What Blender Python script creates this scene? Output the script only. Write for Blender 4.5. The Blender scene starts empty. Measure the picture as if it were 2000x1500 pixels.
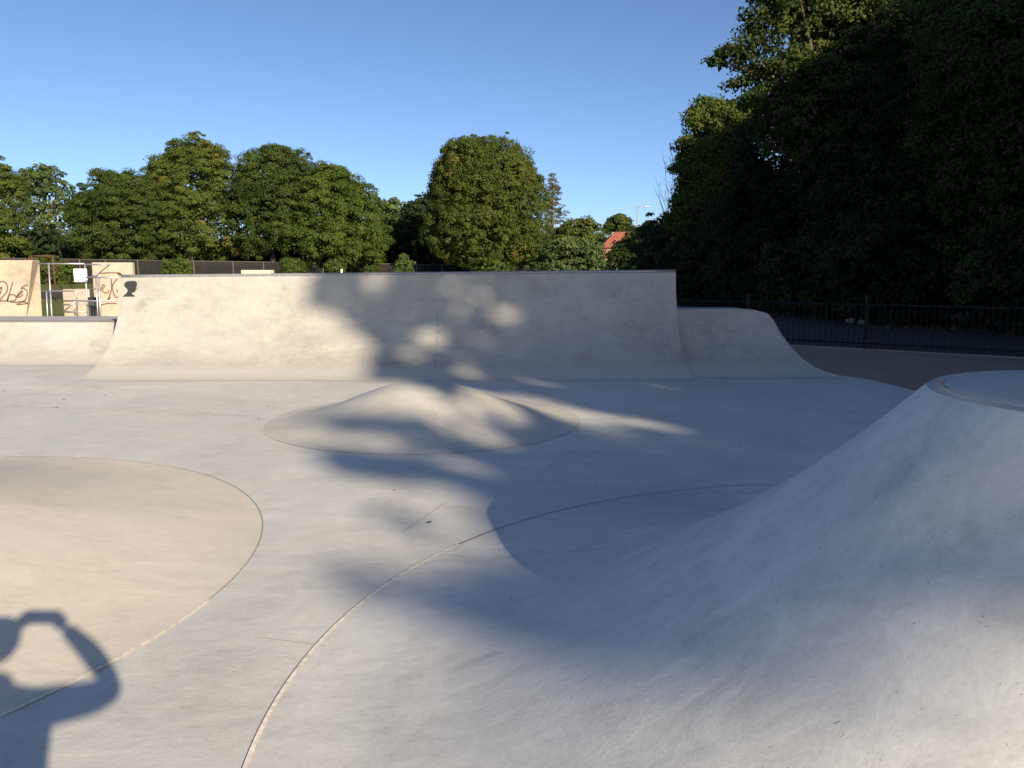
import bpy, bmesh, math, random
import numpy as np
from mathutils import Vector, Matrix

# ---------------------------------------------------------------- camera, world, sun
C = bpy.context.scene.collection
scn = bpy.context.scene
F, H = 1570.0, 1.7                       # focal length in photo pixels, eye height
PITCH = math.atan(224 / F)
cam_d = bpy.data.cameras.new("camera"); cam = bpy.data.objects.new("camera", cam_d); C.objects.link(cam)
cam.location = (0, 0, H); cam.rotation_euler = (math.pi / 2 - PITCH, 0, 0)
cam_d.sensor_width = 36; cam_d.lens = 36 * F / 2000; cam_d.clip_start = 0.02; cam_d.clip_end = 3000
scn.camera = cam
SUN_EL, SUN_AZ = math.radians(20.9), math.radians(180 - 31.4)     # azimuth clockwise from +Y
w = bpy.data.worlds.new("World"); scn.world = w; w.use_nodes = True
nt = w.node_tree
sky = nt.nodes.new("ShaderNodeTexSky"); sky.sky_type = 'NISHITA'; sky.sun_disc = False
sky.sun_elevation = SUN_EL; sky.sun_rotation = SUN_AZ
sky.altitude = 0; sky.air_density = 0.55; sky.dust_density = 0.75; sky.ozone_density = 3.0
bg = nt.nodes['Background']; bg.inputs[1].default_value = 0.075
nt.links.new(sky.outputs[0], bg.inputs[0])
sd = bpy.data.lights.new("sun", 'SUN'); sd.energy = 3.75; sd.angle = math.radians(0.55); sd.color = (1, 0.83, 0.62)
sun = bpy.data.objects.new("sun", sd); C.objects.link(sun)
S = Vector((math.sin(SUN_AZ) * math.cos(SUN_EL), math.cos(SUN_AZ) * math.cos(SUN_EL), math.sin(SUN_EL)))
sun.rotation_euler = S.to_track_quat('Z', 'Y').to_euler(); sun.location = S * 60
scn.view_settings.view_transform = 'Standard'; scn.view_settings.look = 'None'
scn.view_settings.gamma = 1; scn.view_settings.exposure = 1.14
scn.cycles.max_bounces = 6; scn.cycles.transparent_max_bounces = 8
scn.cycles.use_denoising = True

# ---------------------------------------------------------------- helpers
def ray(px, py):
    a = (px - 1000) / F; b = -(py - 750) / F
    return (a, math.cos(PITCH) + b * math.sin(PITCH), -math.sin(PITCH) + b * math.cos(PITCH))
def A(px, py, Y):                         # measured photo point -> world point at distance Y
    r = ray(px, py); t = Y / r[1]
    return Vector((r[0] * t, Y, H + r[2] * t))
def G(px, py, z=0.0):                     # measured photo point -> world point at height z
    r = ray(px, py); t = (z - H) / r[2]
    return Vector((r[0] * t, r[1] * t, z))
def thing(name, label, cat, loc=(0, 0, 0), group=None):
    o = bpy.data.objects.new(name, None); C.objects.link(o); o.location = loc; o.empty_display_size = .3
    o['label'] = label; o['category'] = cat
    if group: o['group'] = group
    return o
def tag(o, label, cat, group=None):
    o['label'] = label; o['category'] = cat
    if group: o['group'] = group
    return o
def mesh(name, verts, faces, mat, parent=None, smooth=False, kind=None):
    me = bpy.data.meshes.new(name); me.from_pydata([tuple(v) for v in verts], [], faces); me.update()
    if mat: me.materials.append(mat)
    if smooth: me.polygons.foreach_set('use_smooth', [True] * len(me.polygons))
    o = bpy.data.objects.new(name, me); C.objects.link(o)
    if parent:
        o.parent = parent; o.location = -parent.location if not parent.parent else -(parent.location + parent.parent.location)
    if kind: o['kind'] = kind
    return o
class MB:                                 # verts in world space
    def __init__(s): s.v = []; s.f = []
    def box(s, x0, x1, y0, y1, z0, z1, M=None):
        b = len(s.v)
        for x, y, z in ((x0,y0,z0),(x1,y0,z0),(x1,y1,z0),(x0,y1,z0),(x0,y0,z1),(x1,y0,z1),(x1,y1,z1),(x0,y1,z1)):
            p = Vector((x, y, z)); s.v.append(M @ p if M else p)
        s.f += [tuple(b + i for i in q) for q in ((0,3,2,1),(4,5,6,7),(0,1,5,4),(1,2,6,5),(2,3,7,6),(3,0,4,7))]
        return s
    def tube(s, pts, r, n=8, cap=True):
        pts = [Vector(p) for p in pts]; rs = r if isinstance(r, (list, tuple)) else [r] * len(pts)
        b = len(s.v); up = None
        for i, p in enumerate(pts):
            t = (pts[min(i + 1, len(pts) - 1)] - pts[max(i - 1, 0)]).normalized()
            if up is None: up = t.orthogonal().normalized()
            up = (up - t * up.dot(t)).normalized(); sd_ = t.cross(up)
            for k in range(n):
                a = 2 * math.pi * k / n
                s.v.append(p + (up * math.cos(a) + sd_ * math.sin(a)) * rs[i])
        for i in range(len(pts) - 1):
            for k in range(n):
                s.f.append((b + i*n + k, b + i*n + (k+1) % n, b + (i+1)*n + (k+1) % n, b + (i+1)*n + k))
        if cap:
            s.f.append(tuple(b + k for k in reversed(range(n)))); s.f.append(tuple(b + (len(pts)-1)*n + k for k in range(n)))
        return s
    def build(s, name, mat, parent=None, smooth=False, kind=None):
        return mesh(name, s.v, s.f, mat, parent, smooth, kind)
def bevel(o, wd, seg=2):
    m = o.modifiers.new('bevel', 'BEVEL'); m.width = wd; m.segments = seg; m.limit_method = 'ANGLE'; return o

# ---------------------------------------------------------------- materials
def newmat(name, rough=.9, spec=.3):
    m = bpy.data.materials.new(name); m.use_nodes = True
    p = m.node_tree.nodes['Principled BSDF']; p.inputs['Roughness'].default_value = rough
    p.inputs['Specular IOR Level'].default_value = spec
    return m, m.node_tree.nodes, m.node_tree.links, p
def N(nd, t, **k):
    n = nd.new(t)
    for a, b in k.items(): setattr(n, a, b)
    return n
def coord(nd, lk, scale=(1, 1, 1), rot=(0, 0, 0)):
    g = nd.new('ShaderNodeNewGeometry'); m = nd.new('ShaderNodeMapping')
    m.inputs['Scale'].default_value = scale; m.inputs['Rotation'].default_value = rot
    lk.new(g.outputs['Position'], m.inputs['Vector']); return m.outputs[0]
def noise(nd, lk, vec, scale, detail=4, rough=.55, dist=0):
    n = nd.new('ShaderNodeTexNoise'); n.inputs['Scale'].default_value = scale; n.inputs['Detail'].default_value = detail
    n.inputs['Roughness'].default_value = rough; n.inputs['Distortion'].default_value = dist
    lk.new(vec, n.inputs['Vector']); return n.outputs['Fac']
def ramp(nd, lk, fac, stops):
    r = nd.new('ShaderNodeValToRGB'); e = r.color_ramp.elements
    e[0].position, e[0].color = stops[0][0], (*stops[0][1], 1); e[1].position, e[1].color = stops[-1][0], (*stops[-1][1], 1)
    for p, c in stops[1:-1]:
        x = e.new(p); x.color = (*c, 1)
    lk.new(fac, r.inputs[0]); return r.outputs[0]
def math_(nd, lk, op, a, b=0.0, clamp=False):
    n = nd.new('ShaderNodeMath'); n.operation = op; n.use_clamp = clamp
    for i, x in enumerate((a, b)):
        if isinstance(x, (int, float)): n.inputs[i].default_value = x
        else: lk.new(x, n.inputs[i])
    return n.outputs[0]
def mix(nd, lk, fac, a, b, mode='MIX'):
    n = nd.new('ShaderNodeMix'); n.data_type = 'RGBA'; n.blend_type = mode
    for s, x in ((n.inputs[0], fac), (n.inputs[6], a), (n.inputs[7], b)):
        if isinstance(x, (int, float)): s.default_value = x
        elif isinstance(x, tuple): s.default_value = (*x, 1)
        else: lk.new(x, s)
    return n.outputs[2]
def bump(nd, lk, p, h, strength, dist):
    b = nd.new('ShaderNodeBump'); b.inputs['Strength'].default_value = strength; b.inputs['Distance'].default_value = dist
    lk.new(h, b.inputs['Height']); lk.new(b.outputs[0], p.inputs['Normal'])

def concrete(name, base, streak_rot=.6, contrast=1.0, marks=1.0, bumpy=1.0, cracks=(), an=3.0, foot=None):
    m, nd, lk, p = newmat(name, .72, .35)
    big = noise(nd, lk, coord(nd, lk), .55, 6, .6, .8)
    st = noise(nd, lk, coord(nd, lk, (1, an, an * .7), (0, 0, streak_rot)), 1.6, 7, .62, 1.2)
    st2 = noise(nd, lk, coord(nd, lk, (1.2, an * 1.6, an), (0, 0, streak_rot + 1.1)), 2.3, 7, .65, 1.5)
    mid = noise(nd, lk, coord(nd, lk), 3.2, 8, .7, 1.8)
    fine = noise(nd, lk, coord(nd, lk), 55, 3, .6)
    s = math_(nd, lk, 'ADD', math_(nd, lk, 'MULTIPLY', big, .36), math_(nd, lk, 'MULTIPLY', st, .2))
    s = math_(nd, lk, 'ADD', s, math_(nd, lk, 'MULTIPLY', mid, .22))
    s = math_(nd, lk, 'ADD', s, math_(nd, lk, 'MULTIPLY', st2, .14)); s = math_(nd, lk, 'ADD', s, math_(nd, lk, 'MULTIPLY', fine, .13))
    k = .17 * contrast
    lo = tuple(c * (1 - 1.6 * k) for c in base); hi = tuple(c * (1 + 1.2 * k) for c in base)
    col = ramp(nd, lk, s, [(.36, lo), (.5, base), (.64, hi)])
    # faint warm / cool drift of the cement
    drift = noise(nd, lk, coord(nd, lk, (1, 1, 1), (0, 0, 1)), .9, 3)
    col = mix(nd, lk, math_(nd, lk, 'MULTIPLY', ramp_f(nd, lk, drift, .42, .62), .35), col, (base[0]*.95, base[1]*.99, base[2]*1.05))
    if marks:
        # small dark scuffs and grit
        for sc, th, rot, amt in ((2.6, .05, .5, .5), (6.5, .07, 2.0, .55), (14, .09, .9, .5), (3.7, .055, 1.3, .45)):
            v = nd.new('ShaderNodeTexVoronoi'); v.inputs['Scale'].default_value = sc; v.inputs['Randomness'].default_value = 1
            wv = nd.new('ShaderNodeVectorMath'); wv.operation = 'ADD'
            nz = nd.new('ShaderNodeTexNoise'); nz.inputs['Scale'].default_value = 9; nz.inputs['Detail'].default_value = 7
            cc = coord(nd, lk, (1, 3.2, 1.6), (0, 0, rot)); lk.new(cc, nz.inputs['Vector'])
            sv = nd.new('ShaderNodeVectorMath'); sv.operation = 'SCALE'; sv.inputs[3].default_value = .55
            lk.new(nz.outputs['Color'], sv.inputs[0]); lk.new(cc, wv.inputs[0]); lk.new(sv.outputs[0], wv.inputs[1])
            lk.new(wv.outputs[0], v.inputs['Vector'])
            near = ramp_f(nd, lk, v.outputs['Distance'], th * 1.6, th * .5)
            sep = nd.new('ShaderNodeSeparateColor'); lk.new(v.outputs['Color'], sep.inputs[0])
            pick = math_(nd, lk, 'GREATER_THAN', sep.outputs[0], .62)
            patchy = ramp_f(nd, lk, noise(nd, lk, coord(nd, lk), .8, 2), .42, .6)
            f = math_(nd, lk, 'MULTIPLY', math_(nd, lk, 'MULTIPLY', near, pick), math_(nd, lk, 'MULTIPLY', patchy, amt * marks))
            col = mix(nd, lk, f, col, (.07, .065, .06))
        # long thin scratches
        wn = noise(nd, lk, coord(nd, lk, (1.2, 14, 14), (0, 0, streak_rot - .2)), 2.5, 6, .75, 1.2)
        f = math_(nd, lk, 'MULTIPLY', ramp_f(nd, lk, wn, .62, .72), .3 * marks)
        col = mix(nd, lk, f, col, (.12, .12, .12))
    for (x0, z0, z1, wd) in cracks:        # thin vertical hairline cracks at x0 between z0 and z1
        g = nd.new('ShaderNodeNewGeometry'); sp = nd.new('ShaderNodeSeparateXYZ'); lk.new(g.outputs['Position'], sp.inputs[0])
        wob = noise(nd, lk, coord(nd, lk, (.2, .2, 1)), 9, 6, .8)
        d = math_(nd, lk, 'SUBTRACT', sp.outputs[0], math_(nd, lk, 'ADD', x0 - .09, math_(nd, lk, 'MULTIPLY', wob, .18)))
        d = math_(nd, lk, 'ABSOLUTE', d)
        f = ramp_f(nd, lk, d, wd, wd * .3)
        f = math_(nd, lk, 'MULTIPLY', f, math_(nd, lk, 'GREATER_THAN', sp.outputs[2], z0))
        f = math_(nd, lk, 'MULTIPLY', f, math_(nd, lk, 'LESS_THAN', sp.outputs[2], z1))
        f = math_(nd, lk, 'MULTIPLY', f, ramp_f(nd, lk, noise(nd, lk, coord(nd, lk), 14, 4, .7), .42, .55))
        col = mix(nd, lk, f, col, (.09, .09, .09))
    if foot:                               # colour blends to the foot tone towards the ground
        g = nd.new('ShaderNodeNewGeometry'); sp = nd.new('ShaderNodeSeparateXYZ'); lk.new(g.outputs['Position'], sp.inputs[0])
        zz = math_(nd, lk, 'ADD', sp.outputs[2], math_(nd, lk, 'MULTIPLY', math_(nd, lk, 'SUBTRACT', big, .5), .12))
        col = mix(nd, lk, ramp_f(nd, lk, zz, .2, .0), col, foot)
    lk.new(col, p.inputs['Base Color'])
    rr = math_(nd, lk, 'ADD', .6, math_(nd, lk, 'MULTIPLY', st, .35)); lk.new(rr, p.inputs['Roughness'])
    hb = math_(nd, lk, 'ADD', math_(nd, lk, 'MULTIPLY', st, .5), math_(nd, lk, 'MULTIPLY', fine, .12))
    hb = math_(nd, lk, 'ADD', hb, math_(nd, lk, 'MULTIPLY', mid, .45)); hb = math_(nd, lk, 'ADD', hb, math_(nd, lk, 'MULTIPLY', st2, .35)); hb = math_(nd, lk, 'ADD', hb, math_(nd, lk, 'MULTIPLY', big, .8))
    bump(nd, lk, p, hb, .5 * bumpy, .02)
    return m
def ramp_f(nd, lk, x, a, b):              # smooth 0..1 from a to b
    n = nd.new('ShaderNodeMapRange'); n.interpolation_type = 'SMOOTHSTEP'
    n.inputs['From Min'].default_value = min(a, b); n.inputs['From Max'].default_value = max(a, b)
    if a > b: n.inputs['To Min'].default_value = 1; n.inputs['To Max'].default_value = 0
    lk.new(x, n.inputs['Value']); return n.outputs[0]
def plain(name, c, rough=.6, metal=0, var=.15, scale=6):
    m, nd, lk, p = newmat(name, rough); p.inputs['Metallic'].default_value = metal
    f = noise(nd, lk, coord(nd, lk), scale, 5, .6)
    lk.new(ramp(nd, lk, f, [(.3, tuple(x * (1 - var) for x in c)), (.7, tuple(min(1, x * (1 + var)) for x in c))]), p.inputs['Base Color'])
    return m
FLOORC = (.535, .54, .505)
M_floor = concrete('floor_concrete', FLOORC, .25, 1.15, 1.0, .5, (), 2.2)
M_wall = concrete("wall_concrete", (.352, .348, .315), 1.3, 1.55, .9, .8, ((-1.27, .15, .95, .007), (2.62, .2, .6, .005)), 2.2, (.485, .485, .445))
M_mound = concrete('mound_concrete', (.48, .475, .43), .3, 1, .5, .6, (), 2.0)
M_volc = concrete('volcano_concrete', (.53, .535, .505), .75, 1.6, 1.5, .34, (), 2.0)
M_leftm = concrete('sun_tinted_concrete', (.58, .55, .47), .2, .9, .6, .5, (), 2.2)  # colour lightened to stand for sun on the mound's slope
M_disc = concrete('disc_concrete', (.50, .48, .45), .2, .8, .3, .5, (), 2)
M_beige = concrete('beige_concrete', (.44, .37, .285), 0, 1.8, .5)
M_band = plain('dark_trowelled_band', (.36, .37, .37), .7, 0, .15, 14)
M_joint = plain('joint_sealant', (.74, .68, .56), .8, 0, .3, 30)
M_jointf = plain('faint_joint', (.36, .35, .32), .9, 0, .15, 30)
M_jointd = plain('shade_tinted_joint', (.22, .205, .18), .9, 0, .3, 30)  # same joint in a darker tone, for the arc lying in shade
M_steel = plain('galvanised_steel', (.46, .46, .46), .45, .7, .15, 30)
M_coping = plain('coping_steel', (.30, .30, .32), .45, .4, .2, 20)
M_steeld = plain('shadow_tinted_coping', (.13, .13, .14), .6, .2, .2, 20)  # coping coloured dark as the shadow line under the left lip
M_deck = plain('deck_concrete', (.42, .40, .40), .8, 0, .1, 3)
M_black = plain('black_paint', (.018, .018, .02), .5, 0, .2)
M_sten = plain('stencil_paint', (.03, .032, .036), .8, 0, .3, 60)
M_graf = plain('graffiti_paint', (.17, .115, .09), .8, 0, .5, 40)
M_rust = plain('rusty_steel', (.10, .055, .035), .8, .2, .4, 20)
M_white = plain('white_panel', (.82, .83, .84), .4, 0, .03)
M_green = plain('green_print', (.12, .35, .08), .6)
M_greyp = plain('grey_print', (.45, .5, .6), .6)
M_cream = plain('cream_panel', (.80, .74, .45), .6, 0, .08)
M_dark = plain('dark_cabinet', (.05, .06, .07), .6)
M_bark = plain('bark', (.10, .075, .055), .95, 0, .4, 4)
M_pinebark = plain('pine_bark', (.24, .12, .07), .95, 0, .4, 4)
M_twig = plain('bare_twigs', (.13, .10, .08), .9, 0, .3, 10)
M_brick = plain('house_brick', (.30, .17, .12), .9, 0, .2, 8)
M_render = plain('house_render', (.45, .40, .35), .9, 0, .1, 3)
M_roofr = plain('red_tiles', (.30, .105, .065), .85, 0, .35, 5)
M_roofg = plain('brown_tiles', (.16, .12, .10), .85, 0, .25, 5)
M_glass = plain('window_glass', (.05, .06, .08), .1, 0, .1)
M_lamp = plain('lamp_paint', (.36, .35, .31), .5, .2, .05)
M_skin = plain('skin', (.45, .28, .20), .6, 0, .05)
M_cloth = plain('navy_jacket', (.03, .04, .07), .9, 0, .2)
M_trouser = plain('grey_trousers', (.07, .07, .08), .9, 0, .2)
M_hair = plain('brown_hair', (.05, .03, .02), .8, 0, .2)

def ground_mat(name, a, b, scale, bs=.3, d=.02):
    m, nd, lk, p = newmat(name, .95, .2)
    f = noise(nd, lk, coord(nd, lk), scale, 8, .7, .4); g = noise(nd, lk, coord(nd, lk), scale * .08, 4, .6)
    f2 = math_(nd, lk, 'ADD', math_(nd, lk, 'MULTIPLY', f, .55), math_(nd, lk, 'MULTIPLY', g, .45))
    lk.new(ramp(nd, lk, f2, [(.35, a), (.65, b)]), p.inputs['Base Color']); bump(nd, lk, p, f, bs, d); return m
M_grass = ground_mat('meadow_grass', (.07, .10, .02), (.15, .17, .045), 3, .8, .08)
M_tarmac = ground_mat('brown_tarmac', (.25, .195, .148), (.36, .285, .215), 9)
M_path = ground_mat('path_tarmac', (.045, .042, .038), (.075, .07, .064), 9)
M_verge = ground_mat('verge_soil', (.035, .028, .018), (.09, .07, .045), 5, .8, .05)

def leafmat(name, c1, c2, c3, trans=.25):
    m = bpy.data.materials.new(name); m.use_nodes = True; nd = m.node_tree.nodes; lk = m.node_tree.links; nd.clear()
    out = nd.new('ShaderNodeOutputMaterial'); at = nd.new('ShaderNodeAttribute'); at.attribute_name = 'tint'
    col = ramp(nd, lk, at.outputs['Fac'], [(0, c1), (.6, c2), (1, c3)])
    d = nd.new('ShaderNodeBsdfPrincipled'); d.inputs['Roughness'].default_value = .7; d.inputs['Specular IOR Level'].default_value = .12
    t = nd.new('ShaderNodeBsdfTranslucent'); mx = nd.new('ShaderNodeMixShader'); mx.inputs[0].default_value = trans
    lk.new(col, d.inputs['Base Color'])
    lk.new(mix(nd, lk, .5, col, (.16, .20, .02)), t.inputs[0])
    lk.new(d.outputs[0], mx.inputs[1]); lk.new(t.outputs[0], mx.inputs[2]); lk.new(mx.outputs[0], out.inputs[0])
    return m
L_dark = leafmat('dark_green_leaves', (.038, .062, .014), (.066, .095, .02), (.10, .12, .03))
L_mid = leafmat('mid_green_leaves', (.052, .085, .016), (.09, .128, .024), (.14, .15, .035))
L_yel = leafmat('yellowing_leaves', (.058, .088, .018), (.098, .128, .026), (.155, .14, .034))
L_pale = leafmat('pale_green_leaves', (.06, .095, .03), (.10, .14, .045), (.15, .18, .06))
L_big = leafmat('maple_leaves', (.05, .075, .015), (.09, .115, .022), (.14, .12, .03))
L_con = leafmat('conifer_needles', (.05, .06, .025), (.10, .10, .045), (.20, .15, .09))
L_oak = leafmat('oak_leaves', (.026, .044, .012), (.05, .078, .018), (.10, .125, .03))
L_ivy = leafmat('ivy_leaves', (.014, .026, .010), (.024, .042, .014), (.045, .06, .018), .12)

# ---------------------------------------------------------------- foliage
def unit(a): return a / np.maximum(1e-6, np.linalg.norm(a, axis=-1, keepdims=True))
def leaf_object(name, P, Nn, size, tint, mat, parent, rng, aspect=.62):
    n = len(P)
    Nn = unit(Nn); r = unit(rng.normal(size=(n, 3))); t = unit(np.cross(Nn, r)); b = np.cross(Nn, t)
    s = size[:, None]
    bend = Nn * s * rng.uniform(-.18, .18, (n, 1))
    V = np.empty((n, 4, 3))
    V[:, 0] = P - t * s * .5; V[:, 1] = P + b * s * aspect * .5 + bend; V[:, 2] = P + t * s * .5; V[:, 3] = P - b * s * aspect * .5 + bend
    me = bpy.data.meshes.new(name); me.vertices.add(4 * n); me.vertices.foreach_set('co', V.astype(np.float32).ravel())
    me.loops.add(4 * n); me.loops.foreach_set('vertex_index', np.arange(4 * n, dtype=np.int32))
    me.polygons.add(n); me.polygons.foreach_set('loop_start', np.arange(0, 4 * n, 4, dtype=np.int32))
    me.polygons.foreach_set('loop_total', np.full(n, 4, dtype=np.int32)); me.update(calc_edges=True)
    at = me.attributes.new('tint', 'FLOAT', 'FACE'); at.data.foreach_set('value', tint.astype(np.float32))
    me.materials.append(mat); o = bpy.data.objects.new(name, me); C.objects.link(o)
    if parent: o.parent = parent; o.location = -parent.location
    return o
def clumps_to_leaves(cp, cd, cr, per, leaf, rng, flat=.6, ctint=None):
    n = len(cp); k = np.repeat(np.arange(n), per)
    w_ = unit(rng.normal(size=(len(k), 3))); bias = unit(cd * .8 + np.array([0, 0, .55]))[k]
    dt = (w_ * bias).sum(1, keepdims=True); w_ = np.where(dt < -.15, w_ - 2 * dt * bias, w_)
    rad = cr[k][:, None] * rng.uniform(.55, 1.05, (len(k), 1))
    P = cp[k] + w_ * rad * np.array([1, 1, flat])
    Nn = w_ * .9 + bias * .5 + rng.normal(size=w_.shape) * .55
    tint = np.clip(ctint[k] + rng.normal(0, .13, len(k)), 0, 1)
    return P, Nn, leaf * rng.uniform(.7, 1.3, len(k)), tint
def crown(parent, lobes, n_cl, cr, per, leaf, mat, seed, flat=.6, zmin=0.4, fill=.25, rough=.14, tint=(.28, .2), name='crown', sub=5):
    rng = np.random.default_rng(seed); L = np.array(lobes, float)
    if sub:                                # boughs that stand out of the main masses
        Sx = []
        for l in L:
            for _ in range(sub):
                d0 = unit(rng.normal(size=3)); d0[2] = abs(d0[2]) * .9 if rng.uniform() < .6 else d0[2]; q0 = rng.uniform(.24, .42)
                Sx.append(np.concatenate([l[:3] + d0 * l[3:] * rng.uniform(.72, .98), l[3:] * q0 * rng.uniform(.8, 1.2, 3)]))
        L = np.vstack([L, Sx])
    c = L[:, :3]; r = L[:, 3:]
    wgt = (r[:, 0] * r[:, 2]) ** 1.0; wgt /= wgt.sum()
    li = rng.choice(len(L), n_cl * 2, p=wgt); d = unit(rng.normal(size=(len(li), 3)))
    low = rng.uniform(size=len(li)) < .5; d[:, 2] = np.where((d[:, 2] < -.3) & low, -d[:, 2], d[:, 2])
    rf = 1 - np.abs(rng.normal(0, rough, len(li))); rf += (rng.uniform(size=len(li)) < .12) * rng.uniform(0, .12, len(li))
    spr = rng.uniform(size=len(li)) < .09; rf = rf + spr * rng.uniform(.05, .2, len(li))
    p = c[li] + d * r[li] * rf[:, None]
    q = np.ones(len(p), bool)
    for j in range(len(L)):
        e = (((p - c[j]) / r[j]) ** 2).sum(1); q &= (e > .5) | (li == j)
    q &= p[:, 2] > zmin
    p, d, spr = p[q][:n_cl], unit((d / r[li])[q][:n_cl]), spr[q][:n_cl]
    crr = cr * rng.uniform(.6, 1.35, len(p)) * np.where(spr, .5, 1); ct = np.clip(rng.normal(tint[0], tint[1], len(p)), 0, 1)
    # colour drifts slowly through the crown
    ct = np.clip(ct + .25 * np.sin(p[:, 0] * .7 + seed) * np.cos(p[:, 2] * .6 + seed * 2), 0, 1)
    P, Nn, s, t = clumps_to_leaves(p, d, crr, per, leaf, rng, flat, ct)
    nf = int(len(P) * fill)
    if nf:
        lj = rng.choice(len(L), nf, p=wgt); dd = unit(rng.normal(size=(nf, 3))) * rng.uniform(.2, .86, (nf, 1))
        Pf = c[lj] + dd * r[lj]; kk = Pf[:, 2] > zmin; Pf = Pf[kk]
        P = np.vstack([P, Pf]); Nn = np.vstack([Nn, rng.normal(size=Pf.shape)])
        s = np.concatenate([s, leaf * rng.uniform(1.3, 2.2, len(Pf))]); t = np.concatenate([t, rng.uniform(0, .5, len(Pf))])
    return leaf_object(name, P, Nn, s, t, mat, parent, rng)
def trunk(parent, base, top, r, lobes, seed, mat=None, limbs=9, name='trunk'):
    rnd = random.Random(seed); m = MB(); base = Vector(base); top = Vector(top)
    pts = [base.lerp(top, i / 7) + Vector((rnd.uniform(-1, 1), rnd.uniform(-1, 1), 0)) * r * (.5 if 0 < i else 0) for i in range(8)]
    m.tube([base + Vector((0, 0, -.1))] + pts, [r * 1.35] + [r * (1.15 - .12 * i) for i in range(8)], 9)
    for k in range(limbs):
        l = lobes[k % len(lobes)]; s0 = pts[2 + k % 5]
        e = Vector((l[0] + rnd.uniform(-.6, .6) * l[3], l[1] + rnd.uniform(-.6, .6) * l[4], l[2] + rnd.uniform(-.2, .6) * l[5]))
        mid = s0.lerp(e, .5) + Vector((rnd.uniform(-.3, .3), rnd.uniform(-.3, .3), .25)) * r * 3
        m.tube([s0, s0.lerp(mid, .5) + Vector((0, 0, .1)), mid, mid.lerp(e, .6), e], [r * .5, r * .42, r * .3, r * .18, r * .06], 6)
    return m.build(name, mat or M_bark, parent, True)
def tree(name, label, cat, base, lobes, n_cl, cr, per, leaf, mat, seed, tr=.35, top=None, group=None, bark=None, **k):
    t = thing(name, label, cat, base, group)
    zt = top if top else max(l[2] for l in lobes)
    trunk(t, base, (lobes[0][0], lobes[0][1], zt), tr, lobes, seed, bark)
    crown(t, lobes, n_cl, cr, per, leaf, mat, seed, **k)
    return t

# ---------------------------------------------------------------- ground
def sheet(name, pts, z, mat):
    o = mesh(name, [(x, y, z) for x, y in pts], [tuple(range(len(pts)))], mat, kind='structure'); return o
sheet('ground', [(-600, -300), (600, -300), (600, 900), (-600, 900)], -.03, M_grass)
FX = [(5.2, 14.1), (5.32, 12.9), (5.6, 12.3), (5.70, 11.2), (5.85, 8), (6.2, 3), (7.5, -3), (9, -9)]
fence_pts = [(12.9, 13.4), (10.2, 15.45), (7.62, 17.3), (5.5, 18.8), (3.3, 20.35), (1, 22), (-1.5, 23.8)]
sheet('tarmac_surround', [(-30, -14), (17, -14), (17, 10.3), (12.9, 13.4), (-1.5, 23.8), (-30, 23.8)], -.012, M_tarmac)
sheet('footpath', [(17.2, 10.3), (12.95, 13.5), (-1.4, 23.9), (2, 50), (6.5, 75), (10, 75), (9.5, 46), (11.0, 30), (13.0, 22.5), (20.5, 14)], -.010, M_path)
sheet('verge', [(20.5, 14.0), (13.0, 22.5), (11.0, 30), (9.5, 46), (10, 75), (40, 75), (40, 14)], -.006, M_verge)
floor = sheet('concrete_floor', [(-26, -9)] + FX[::-1] + [(-6.9, 14.1), (-6.9, 14.9), (-26, 14.9)], 0.0, M_floor)
# flat path strip across the far grass
sheet('far_path', [(-60, 48), (-4, 48), (-4, 66), (-60, 66)], -.018, M_path)

def strip(name, pts, wd, z, mat, parent=None, lift=None):
    v = []; f = []; n = len(pts)
    for i, p in enumerate(pts):
        p = Vector((p[0], p[1])); a = Vector(pts[max(0, i-1)][:2]); b = Vector(pts[min(n-1, i+1)][:2]); t = (b - a).normalized()
        q = Vector((-t.y, t.x)) * wd / 2
        zz = (lift(p.x, p.y) if lift else 0) + z
        v += [(p.x + q.x, p.y + q.y, zz), (p.x - q.x, p.y - q.y, zz)]
        if i: f.append((2*i-2, 2*i-1, 2*i+1, 2*i))
    return mesh(name, v, f, mat, parent)

# ---------------------------------------------------------------- mounds
def wav(x, y): return .006 * math.sin(x * 2.1 + 1.3 * math.sin(y * 1.7)) + .004 * math.sin(y * 3.3 + x)
def revolve(name, c, rs, zf, mat, parent, n=120, a0=0, a1=2 * math.pi, wave=True, off=None):
    v = []; f = []; full = abs(a1 - a0 - 2 * math.pi) < 1e-6; m = n if full else n + 1
    for r in rs:
        for k in range(m):
            a = a0 + (a1 - a0) * k / n; ox, oy = off(r) if off else (0, 0); x, y = c[0] + ox + r * math.cos(a), c[1] + oy + r * math.sin(a)
            z = zf(r); v.append((x, y, z + (wav(x, y) * min(1, z * 4) if wave else 0)))
    for i in range(len(rs) - 1):
        for k in range(n):
            k2 = (k + 1) % m; f.append((i*m + k, i*m + k2, (i+1)*m + k2, (i+1)*m + k))
    return mesh(name, v, f, mat, parent, True)
def ring(name, c, r, wd, z, mat, parent, n=160, a0=0, a1=2 * math.pi):
    return revolve(name, c, [r + wd / 2, r - wd / 2], lambda q: z, mat, parent, n, a0, a1, wave=False)
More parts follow.
